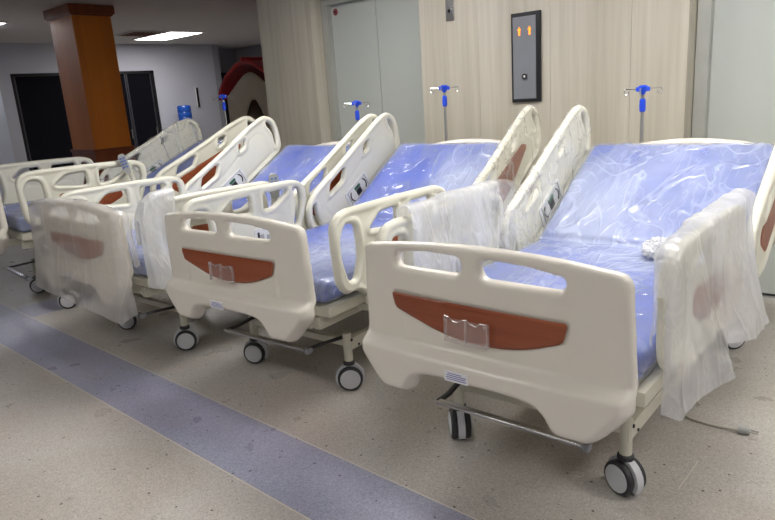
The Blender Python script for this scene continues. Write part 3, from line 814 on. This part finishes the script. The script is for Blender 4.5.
# ------------------------------------------------------------------ hand controls
def hand_control(loc, rz, label):
    r = empty('hand_control', loc, rz); r.rotation_euler = (0, R(0), rz)
    mb = MB()
    mb.prism(fillet([(-.026, -.01, .008), (.026, -.01, .008), (.028, .075, .015), (.018, .10, .012), (-.018, .10, .012), (-.028, .075, .015)]), -.014, .010, 'xz')
    mb.prism(fillet([(-.018, -.05, .015), (.018, -.05, .015), (.026, -.005, .01), (-.026, -.005, .01)]), -.012, .010, 'xz')
    body = mb.build('body', 'grey', r)
    mb = MB()
    for a in range(4):
        for b in (-1, 1): mb.box((b*.011, -.016, .005+a*.022), (.015, .005, .013), bev=.0015)
    build_each(mb, 'key', 'keyblue', r)
    mb = MB(); mb.tube([(0, .012, .07), (0, .03, .088), (0, .10, .088), (0, .112, .055)], .006, 8); mb.build('hook', 'grey', r)
    mb = MB(); mb.tube([(0, 0, -.048), (0, .002, -.08), (.005, -.004, -.13), (.01, -.01, -.2)], .0045, 8); mb.build('cable', 'grey', r)
    tag(r, label, 'remote control', 'hand controls hooked over bed rails'); return r
def on_bed(i, u, v, z):
    x, y, t, _ = BEDS[i]; t = R(t); return (x+u*math.cos(t)-v*math.sin(t), y+u*math.sin(t)+v*math.cos(t), z)
hc = hand_control(on_bed(3, .585, .83, .885), R(78), 'grey hand control with blue keys on the farthest bed, before the orange column')
hc.rotation_euler = (R(0), R(-14), R(62)); hc.location.z += LIFT-.02; hc.location.x -= .02
hc2 = hand_control(on_bed(2, .562, .93, .855), R(80), 'grey hand control with blue keys showing just above the second bed\'s low left rail')
hc2.rotation_euler = (0, 0, R(60))

# ------------------------------------------------------------------ IV poles
def iv_pole(x, y, h, rz, label):
    r = empty('iv_pole', (x, y, 0), rz)
    mb = MB(); mb.cyl((0, 0, .06), (0, 0, h-.22), .011, 16).cyl((0, 0, h-.23), (0, 0, h-.03), .010, 16); mb.build('pole', 'steel', r)
    mb = MB()
    for k in range(5):
        a = k*2*math.pi/5; mb.tube([(0, 0, .085), (math.cos(a)*.08, math.sin(a)*.08, .075), (math.cos(a)*.17, math.sin(a)*.17, .05), (math.cos(a)*.18, math.sin(a)*.18, .022)], .012, 8)
        mb.cyl((math.cos(a)*.18-.008, math.sin(a)*.18, .022), (math.cos(a)*.18+.008, math.sin(a)*.18, .022), .022, 14)
    mb.build('base', 'dark', r)
    mb = MB(); mb.lathe([(.010, 0), (.017, .006), (.018, .03), (.016, .07), (.010, .076)], (0, 0, h-.15), 'z', 16); mb.build('clamp', 'bluep', r)['label'] = 'blue height clamp'
    mb = MB(); mb.lathe([(.010, 0), (.014, .01), (.024, .022), (.026, .045), (.018, .052)], (0, 0, h-.052), 'z', 16)
    for sx in (-1, 1): mb.box((sx*.026, 0, h-.022), (.025, .026, .026), bev=.006)
    mb.build('hook_mount', 'bluep', r)['label'] = 'blue hook mount'
    mb = MB()
    for a in (8, 172, 85, 262):
        c, s_ = math.cos(R(a)), math.sin(R(a)); P = [(.03, -.022), (.095, -.018), (.103, -.028), (.10, -.045), (.088, -.052), (.078, -.042), (.08, -.032)]
        mb.tube([(c*p, s_*p, h+q) for p, q in P], .0032, 6)
    build_each(mb, 'hook', 'chrome', r)
    return tag(r, label, 'iv pole', 'drip poles with blue tops standing behind the bed heads')
for i, u, h, lab in ((0, -.285, 1.32, 'drip pole with blue clamp directly behind the nearest bed, left of the right lift door'),
                     (1, -.25, 1.40, 'tall drip pole behind the second bed, left of the lift call panel'),
                     (2, .07, 1.33, 'drip pole with blue top in front of the left lift door'),
                     (3, -.36, 1.46, 'farthest drip pole with blue top, next to the beige playhouse')):
    p = on_bed(i, u, 2.24, 0); iv_pole(p[0], p[1], h, R(20+i*12), lab)

# ------------------------------------------------------------------ power cord on the floor
r = empty('power_cord', (-.85, 2.75, 0))
def rel(pts): return [(x+.85, y-2.75, z) for x, y, z in pts]
def smooth(pts, n=8):
    P = [Vector(p) for p in pts]; out = []
    for i in range(len(P)-1):
        p0, p1, p2, p3 = P[max(i-1, 0)], P[i], P[i+1], P[min(i+2, len(P)-1)]
        for k in range(n):
            t = k/n; out.append(.5*((2*p1)+(p2-p0)*t+(2*p0-5*p1+4*p2-p3)*t*t+(3*p1-p0-3*p2+p3)*t**3))
    out.append(P[-1]); return out
mb = MB()
mb.tube(smooth(rel([(-.96, 2.92, .20), (-.93, 2.86, .12), (-.90, 2.80, .03), (-.86, 2.73, .008), (-.80, 2.62, .007), (-.74, 2.57, .007), (-.65, 2.56, .007), (-.555, 2.565, .012)])), .0055, 8)
mb.tube(smooth(rel([(-.93, 2.86, .10), (-.90, 2.90, .012), (-.86, 2.82, .008), (-.83, 2.70, .008), (-.84, 2.58, .008), (-.82, 2.53, .008), (-.78, 2.57, .009), (-.79, 2.66, .010), (-.83, 2.78, .012), (-.86, 2.86, .012), (-.84, 2.90, .008), (-.79, 2.80, .008), (-.74, 2.70, .008)])), .0045, 8)
mb.build('cord', 'cord', r)
mb = MB(); mb.cyl((.295, -.185, .016), (.335, -.183, .018), .016, 12, .012); mb.build('plug', 'grey', r)
mb = MB(); 
for dy in (-.009, .009): mb.box((.348, -.183+dy, .018), (.03, .003, .006))
build_each(mb, 'prong', 'steel', r)
tag(r, 'grey power cord and plug lying loosely on the floor under the nearest bed', 'power cord')

# ------------------------------------------------------------------ the room
H = 2.6
mb = MB(); mb.box((-4.5, 2.8, -.05), (18, 14, .1)); struct(mb.build('floor', 'floor', smooth=False)); 
mb = MB(); mb.box((-4.5, 2.8, H+.05), (18, 14, .1)); struct(mb.build('ceiling', 'ceil', smooth=False))
fl = bpy.data.objects['floor']
WY = 4.2
def wallpanel(x0, x1, z0, z1, name='wall_back', mat='wallwood', y0=WY, y1=WY+.42, gap=.002):
    mb = MB(); mb.box(((x0+x1)/2, (y0+y1)/2, (z0+z1)/2), (x1-x0-gap, y1-y0, z1-z0)); o = mb.build(name, mat, smooth=False); return struct(o)
for x0, x1 in ((-5.33, -5.02), (-5.02, -4.58), (-3.34, -2.80), (-2.80, -2.22), (-2.22, -1.67), (-1.67, -1.33), (-.05, .55), (.55, 1.2), (1.2, 1.8), (1.8, 2.4), (2.4, 3.0)):
    wallpanel(x0, x1, 0, H)
wallpanel(-4.58, -3.34, 2.24, H); wallpanel(-1.33, -.05, 2.24, H)
def lift_door(x0, x1, n):
    yb = WY+.13
    mb = MB(); fw = .075
    mb.box((x0+fw/2, yb+.06, 1.12), (fw, .12, 2.24)).box((x1-fw/2, yb+.06, 1.12), (fw, .12, 2.24)).box(((x0+x1)/2, yb+.06, 2.24-fw/2), (x1-x0-2*fw, .12, fw))
    root = struct(mb.build('door_%d' % n, 'doorframe', smooth=False))
    xm = (x0+x1)/2
    for a, b, dy in ((x0+fw, xm, .05), (xm, x1-fw, .062)):
        mb = MB(); mb.box(((a+b)/2, yb+dy+.02, 1.09), (b-a-.002, .03, 2.15)); mb.build('door_leaf', 'door', root, smooth=False)
    mb = MB(); mb.box(((x0+x1)/2, WY+.20, .004), (x1-x0-.16, .10, .008)); mb.build('door_sill', 'steel', root, smooth=False)
    return root
lift_door(-4.575, -3.345, 1); lift_door(-1.325, -.055, 2)
# behind the lift wall, side and back walls
def slab(name, c, d, mat='paint'):
    mb = MB(); mb.box(c, d); return struct(mb.build(name, mat, smooth=False))
slab('wall_right', (3.05, .5, H/2), (.1, 8.2, H)); slab('wall_front', (-4.9, -3.6, H/2), (16, .1, H))
slab('wall_back', (-1.1, WY+.52, H/2), (8.4, .15, H), 'wallwood')
# far end wall with dark glass doors
FX = -12.4
def farwall(y0, y1, z0, z1, x=FX, mat='paint', name='wall_left'): return slab(name, (x-.075, (y0+y1)/2, (z0+z1)/2), (.15, y1-y0, z1-z0), mat)
farwall(-3.5, 4.36, 0, H); farwall(4.36, 5.35, 2.1, H); farwall(5.35, 5.85, 0, H); farwall(5.85, 7.02, 2.1, H); farwall(7.02, 8.45, 0, H)
slab('wall_left', (-12.9, 8.45+.075, H/2), (1.0, .15, H), 'paint_shade')
slab('wall_left', (-13.35, 9.1, H/2), (.1, 1.3, H), 'paint_shade'); slab('wall_back', (-9, 9.75, H/2), (9, .1, H), 'paint_shade')
slab('wall_left', (-13.3, 8.6, H/2), (.1, .5, H), 'paint_shade')
slab('wall_back', (-4.85, 7.2, H/2), (.1, 5.1, H), 'paint_shade')
def glass_door(y0, y1, n, leaves):
    mb = MB(); f = .05
    mb.box((FX-.05, y0+f/2, 1.05), (.07, f, 2.1)).box((FX-.05, y1-f/2, 1.05), (.07, f, 2.1)).box((FX-.05, (y0+y1)/2, 2.1-f/2), (.07, y1-y0, f))
    root = struct(mb.build('door_%d' % n, 'black', smooth=False))
    w = (y1-y0-2*f)/leaves
    for k in range(leaves):
        a = y0+f+k*w
        mb = MB(); mb.box((FX-.06, a+w/2, 1.03), (.02, w-.01, 2.04)); lf = mb.build('door_glass', 'glassdark', root, smooth=False)
        mb = MB(); 
        for yy in (a+.02, a+w-.02): mb.box((FX-.045, yy, 1.03), (.02, .022, 2.04))
        build_each(mb, 'door_stile', 'alu', root, smooth=False)
        mb = MB(); yy = a+w-.07; mb.tube([(FX-.04, yy, .82), (FX+.0, yy, .82), (FX+.0, yy, 1.0), (FX-.04, yy, 1.0)], .009, 8); mb.build('door_handle', 'chrome', root)
glass_door(4.36, 5.35, 3, 1); glass_door(5.85, 7.02, 4, 2)
# dark doorway in the recessed wall behind the playhouse
mb = MB(); mb.box((-12.0, 8.75, 1.05), (.1, .7, 2.1)); 
# wall return beyond the corner, with its doorway
slab('wall_left', (-12.55, 8.52, H/2), (.05, .10, H), 'paint_shade')
mb = MB(); mb.box((-13.27, 9.16, 1.03), (.06, .75, 2.06)); struct(mb.build('door_5', 'black', smooth=False))
# partition at the far left
slab('wall_left', (-10.6, 2.87, H/2), (.10, 1.34, H), 'bluewall')

# column
CX, CY, CW, CD = -8.245, 3.805, .62, .47
r = empty('column', (CX, CY, 0)); struct(r); r.name = 'trim_1'
mb = MB(); mb.box((0, 0, 1.72), (CW, CD, 1.64), bev=.004); mb.build('column_shaft', 'colwood', r, smooth=False)
mb = MB(); mb.box((0, 0, .46), (CW+.03, CD+.03, .90), bev=.005).box((0, 0, .92), (CW+.06, CD+.06, .035), bev=.01); mb.build('column_plinth', 'colbase', r, smooth=False)
mb = MB(); mb.box((0, 0, 2.545), (CW+.08, CD+.08, .10), bev=.006).box((0, 0, 2.49), (CW+.04, CD+.04, .03), bev=.006); mb.build('column_capital', 'colbase', r, smooth=False)

# ------------------------------------------------------------------ wall fittings
r = empty('lift_call_panel', (-2.40, WY, 1.545))
mb = MB(); mb.box((0, -.010, 0), (.225, .020, .60), bev=.004); mb.build('panel_frame', 'black', r, smooth=False)
mb = MB(); mb.box((-.008, -.0215, -.002), (.178, .006, .55), bev=.001); mb.build('panel_face', 'panel', r, smooth=False)
for dx in (-.045, .035):
    mb = MB(); mb.prism([(dx-.006, .15), (dx+.006, .15), (dx+.006, .183), (dx+.013, .183), (dx, .205), (dx-.013, .183), (dx-.006, .183)], -.027, -.0245)
    mb.build('up_arrow', 'orange', r, smooth=False)['label'] = 'lit orange up arrow'
mb = MB(); mb.cyl((-.005, -.0245, -.125), (-.005, -.031, -.125), .023, 28); b_ = mb.build('call_button', 'chrome', r, smooth=True)
mb = MB(); mb.cyl((-.005, -.031, -.125), (-.005, -.0325, -.125), .019, 28); mb.mi = 1; mb.cyl((-.005, -.0325, -.125), (-.005, -.0335, -.125), .008, 20); mb.build('button_centre', ['black', 'white'], b_, smooth=False)
tag(r, 'tall grey lift call panel in a black frame with two orange up arrows', 'lift call panel')
r = empty('key_switch_plate', (-3.04, WY, 1.96))
mb = MB(); mb.box((0, -.005, 0), (.075, .010, .20), bev=.002); mb.build('plate', 'steel', r, smooth=False)
mb = MB(); mb.cyl((0, -.010, -.03), (0, -.018, -.03), .019, 24); k_ = mb.build('lock', 'chrome', r)
mb = MB(); mb.cyl((0, -.018, -.03), (0, -.0195, -.03), .014, 20).box((.004, -.02, -.026), (.012, .002, .02)); mb.build('keyhole', 'black', k_, smooth=False)
tag(r, 'small steel key switch plate high on the pale wood wall', 'key switch')
mb = MB(); mb.cyl((-4.445, WY+.1845, 2.105), (-4.445, WY+.182, 2.105), .030, 28); 
mb.mi = 1; mb.cyl((-4.445, WY+.182, 2.105), (-4.445, WY+.181, 2.105), .012, 20)
tag(mb.build('round_sticker', ['redp', 'black'], smooth=False), 'small round dark red sticker at the top of the left lift door', 'sticker')

mb = MB(); mb.box((0, 0, 0), (.035, .05, .40), bev=.006); mb.mi = 1; mb.box((.012, -.035, 0), (.03, .012, .38)); mb.mi = 2; mb.box((0, .0, .215), (.03, .04, .03))
o = mb.build('wall_dispenser', ['black', 'white', 'white'], smooth=False); o.location = (FX+.021, 7.93, 1.53); tag(o, 'slim black fitting mounted upright on the far grey wall', 'wall fitting')
# water dispenser
r = empty('water_dispenser', (-12.1, 7.40, 0))
mb = MB(); mb.box((0, 0, .51), (.32, .32, 1.0), bev=.02); mb.box((.165, 0, .70), (.02, .22, .18), bev=.005); mb.build('cabinet', 'white', r)
mb = MB(); mb.lathe([(.02, 1.0), (.06, 1.02), (.135, 1.06), (.137, 1.14), (.130, 1.15), (.137, 1.16), (.137, 1.24), (.130, 1.25), (.137, 1.26), (.137, 1.36), (.12, 1.385), (.02, 1.39)], (0, 0, 0), 'z', 32); mb.build('water_bottle', 'water', r)['label'] = 'blue upturned water bottle'
mb = MB()
for s_ in (-.06, .06): mb.cyl((.17, s_, .80), (.20, s_, .80), .012, 12)
build_each(mb, 'tap', 'bluep', r)
tag(r, 'water dispenser topped by a blue bottle against the far wall', 'water dispenser')
# playhouse
r = empty('playhouse', (-6.79, 5.62, 0), R(-90))
yl, yr = -.52, .52
sd = shape([(yl, .0, 0), (yr, .0, 0), (yr, 1.45, .05), (.0, 1.78, .2), (yl, 1.45, .05)], [[(-.16, .65, .02), (.22, .65, .02), (.22, 1.20, .1), (.03, 1.47, .2), (-.16, 1.20, .1)]])
for xx in (.5, -.5):
    me = plate(sd, (yl-.05, yr+.05, -.05, 1.9), .03, lambda P, d: (np.full(len(P), .03), np.full(len(P), -.03)), lambda a, b, w, xx=xx: (xx+w, a, max(b, 0)), .03, 'end_wall')
    link(me, 'end_wall', 'house', r, angle=60)
mb = MB(); mb.box((0, yl+.03, .70), (.94, .05, 1.38), bev=.01).box((0, yr-.03, .70), (.94, .05, 1.34), bev=.01); build_each(mb, 'side_wall', 'house', r)
# curved red roof
def roof_pts(off):
    return [(yl-.06-off*.6, 1.42), (yl-.03-off*.6, 1.52+off*.3), (yl+.12, 1.67+off), (-.16, 1.80+off), (.0, 1.835+off), (.16, 1.80+off), (yr-.12, 1.67+off), (yr+.03+off*.6, 1.52+off*.3), (yr+.06+off*.6, 1.42)]
mb = MB(); A = roof_pts(.035); B_ = roof_pts(0)[::-1]; mb.prism(A+B_, -.56, .56, 'yz'); mb.build('roof', 'red', r)['label'] = 'red plastic roof'
mb = MB(); mb.tube([(.56, y, z) for y, z in roof_pts(.03)], .022, 8); mb.tube([(-.60, 0, 1.885), (.60, 0, 1.885)], .022, 8); mb.build('roof_edge', 'red', r)
tag(r, 'beige toy playhouse with a red roof and arched window beyond the wood wall', 'playhouse')

# ------------------------------------------------------------------ ceiling fittings and light
def ceiling_light(x, y, w, d, strength, label, rz=0):
    r = empty('ceiling_light', (x, y, H), rz)
    mb = MB()
    for sx in (-1, 1): mb.box((sx*(w/2+.012), 0, -.008), (.024, d+.048, .016)).box((0, sx*(d/2+.012), -.008), (w, .024, .016))
    mb.build('light_frame', 'white', r, smooth=False)
    mb = MB(); mb.box((0, 0, -.005), (w, d, .008)); mb.build('light_diffuser', emit('panel_glow_%d' % int(strength*10), (1, .97, .93), strength), r, smooth=False)
    tag(r, label, 'ceiling light', 'flat ceiling light panels')
LIGHTS = [(-10.9, 6.55, 1.25, .62, 18, 'bright rectangular ceiling panel light right of the orange column'),
          (-10.3, 3.20, 1.2, .6, 7, 'ceiling panel light at the left edge of the photo, left of the column'),
          (-.9, 2.75, 1.2, .6, 22, 'ceiling panel light overhead above the nearest bed'),
          (-3.3, 2.75, 1.2, .6, 20, 'ceiling panel light overhead above the third bed'),
          (1.3, 2.75, 1.2, .6, 20, 'ceiling panel light overhead right of the nearest bed'),
          (-2.6, -.4, 1.2, .6, 14, 'ceiling panel light overhead in front of the bed row'),
          (.6, -.6, 1.2, .6, 14, 'ceiling panel light overhead behind the camera')]
for a in LIGHTS: ceiling_light(*a)
r = empty('ceiling_vent', (-10.6, 5.85, H))
mb = MB(); mb.box((0, 0, -.008), (.66, .56, .016)); mb.build('vent_frame', 'ceil', r, smooth=False)
mb = MB()
for k in range(7): mb.box((0, -.21+k*.07, -.020), (.56, .035, .008), ('X', R(20)))
build_each(mb, 'vent_slat', 'colbase', r, smooth=False)
tag(r, 'dark square ceiling air vent beside the bright panel light', 'air vent')

# ------------------------------------------------------------------ world, camera
w = bpy.data.worlds.new('World'); SC.world = w; w.use_nodes = True
w.node_tree.nodes['Background'].inputs[0].default_value = (.8, .85, 1, 1); w.node_tree.nodes['Background'].inputs[1].default_value = .05
f, hc_, pit, rol = 648.8, 1.3795, .2531, -.0684
cp, sp, cr, sr = math.cos(pit), math.sin(pit), math.cos(rol), math.sin(rol)
def tog(v):
    a = R(-42.5); return Vector((v[0]*math.cos(a)+v[1]*math.sin(a), -v[0]*math.sin(a)+v[1]*math.cos(a), v[2]))
xa = tog((cr, sr*sp, sr*cp)); ya = tog((-sr, cr*sp, cr*cp)); za = -tog((0, cp, -sp))
cam = bpy.data.cameras.new('Camera'); co = bpy.data.objects.new('Camera', cam); COL.objects.link(co)
cam.sensor_width = 36; cam.lens = f/775*36; cam.clip_start = .02
mw = Matrix.Identity(4)
for i in range(3): mw[i][0], mw[i][1], mw[i][2] = xa[i], ya[i], za[i]
mw[0][3], mw[1][3], mw[2][3] = 0, 0, hc_
co.matrix_world = mw
SC.camera = co
SC.view_settings.view_transform = 'Standard'; SC.view_settings.look = 'None'; SC.view_settings.exposure = 0.0; SC.view_settings.gamma = 1
SC.cycles.transparent_max_bounces = 16; SC.cycles.max_bounces = 8
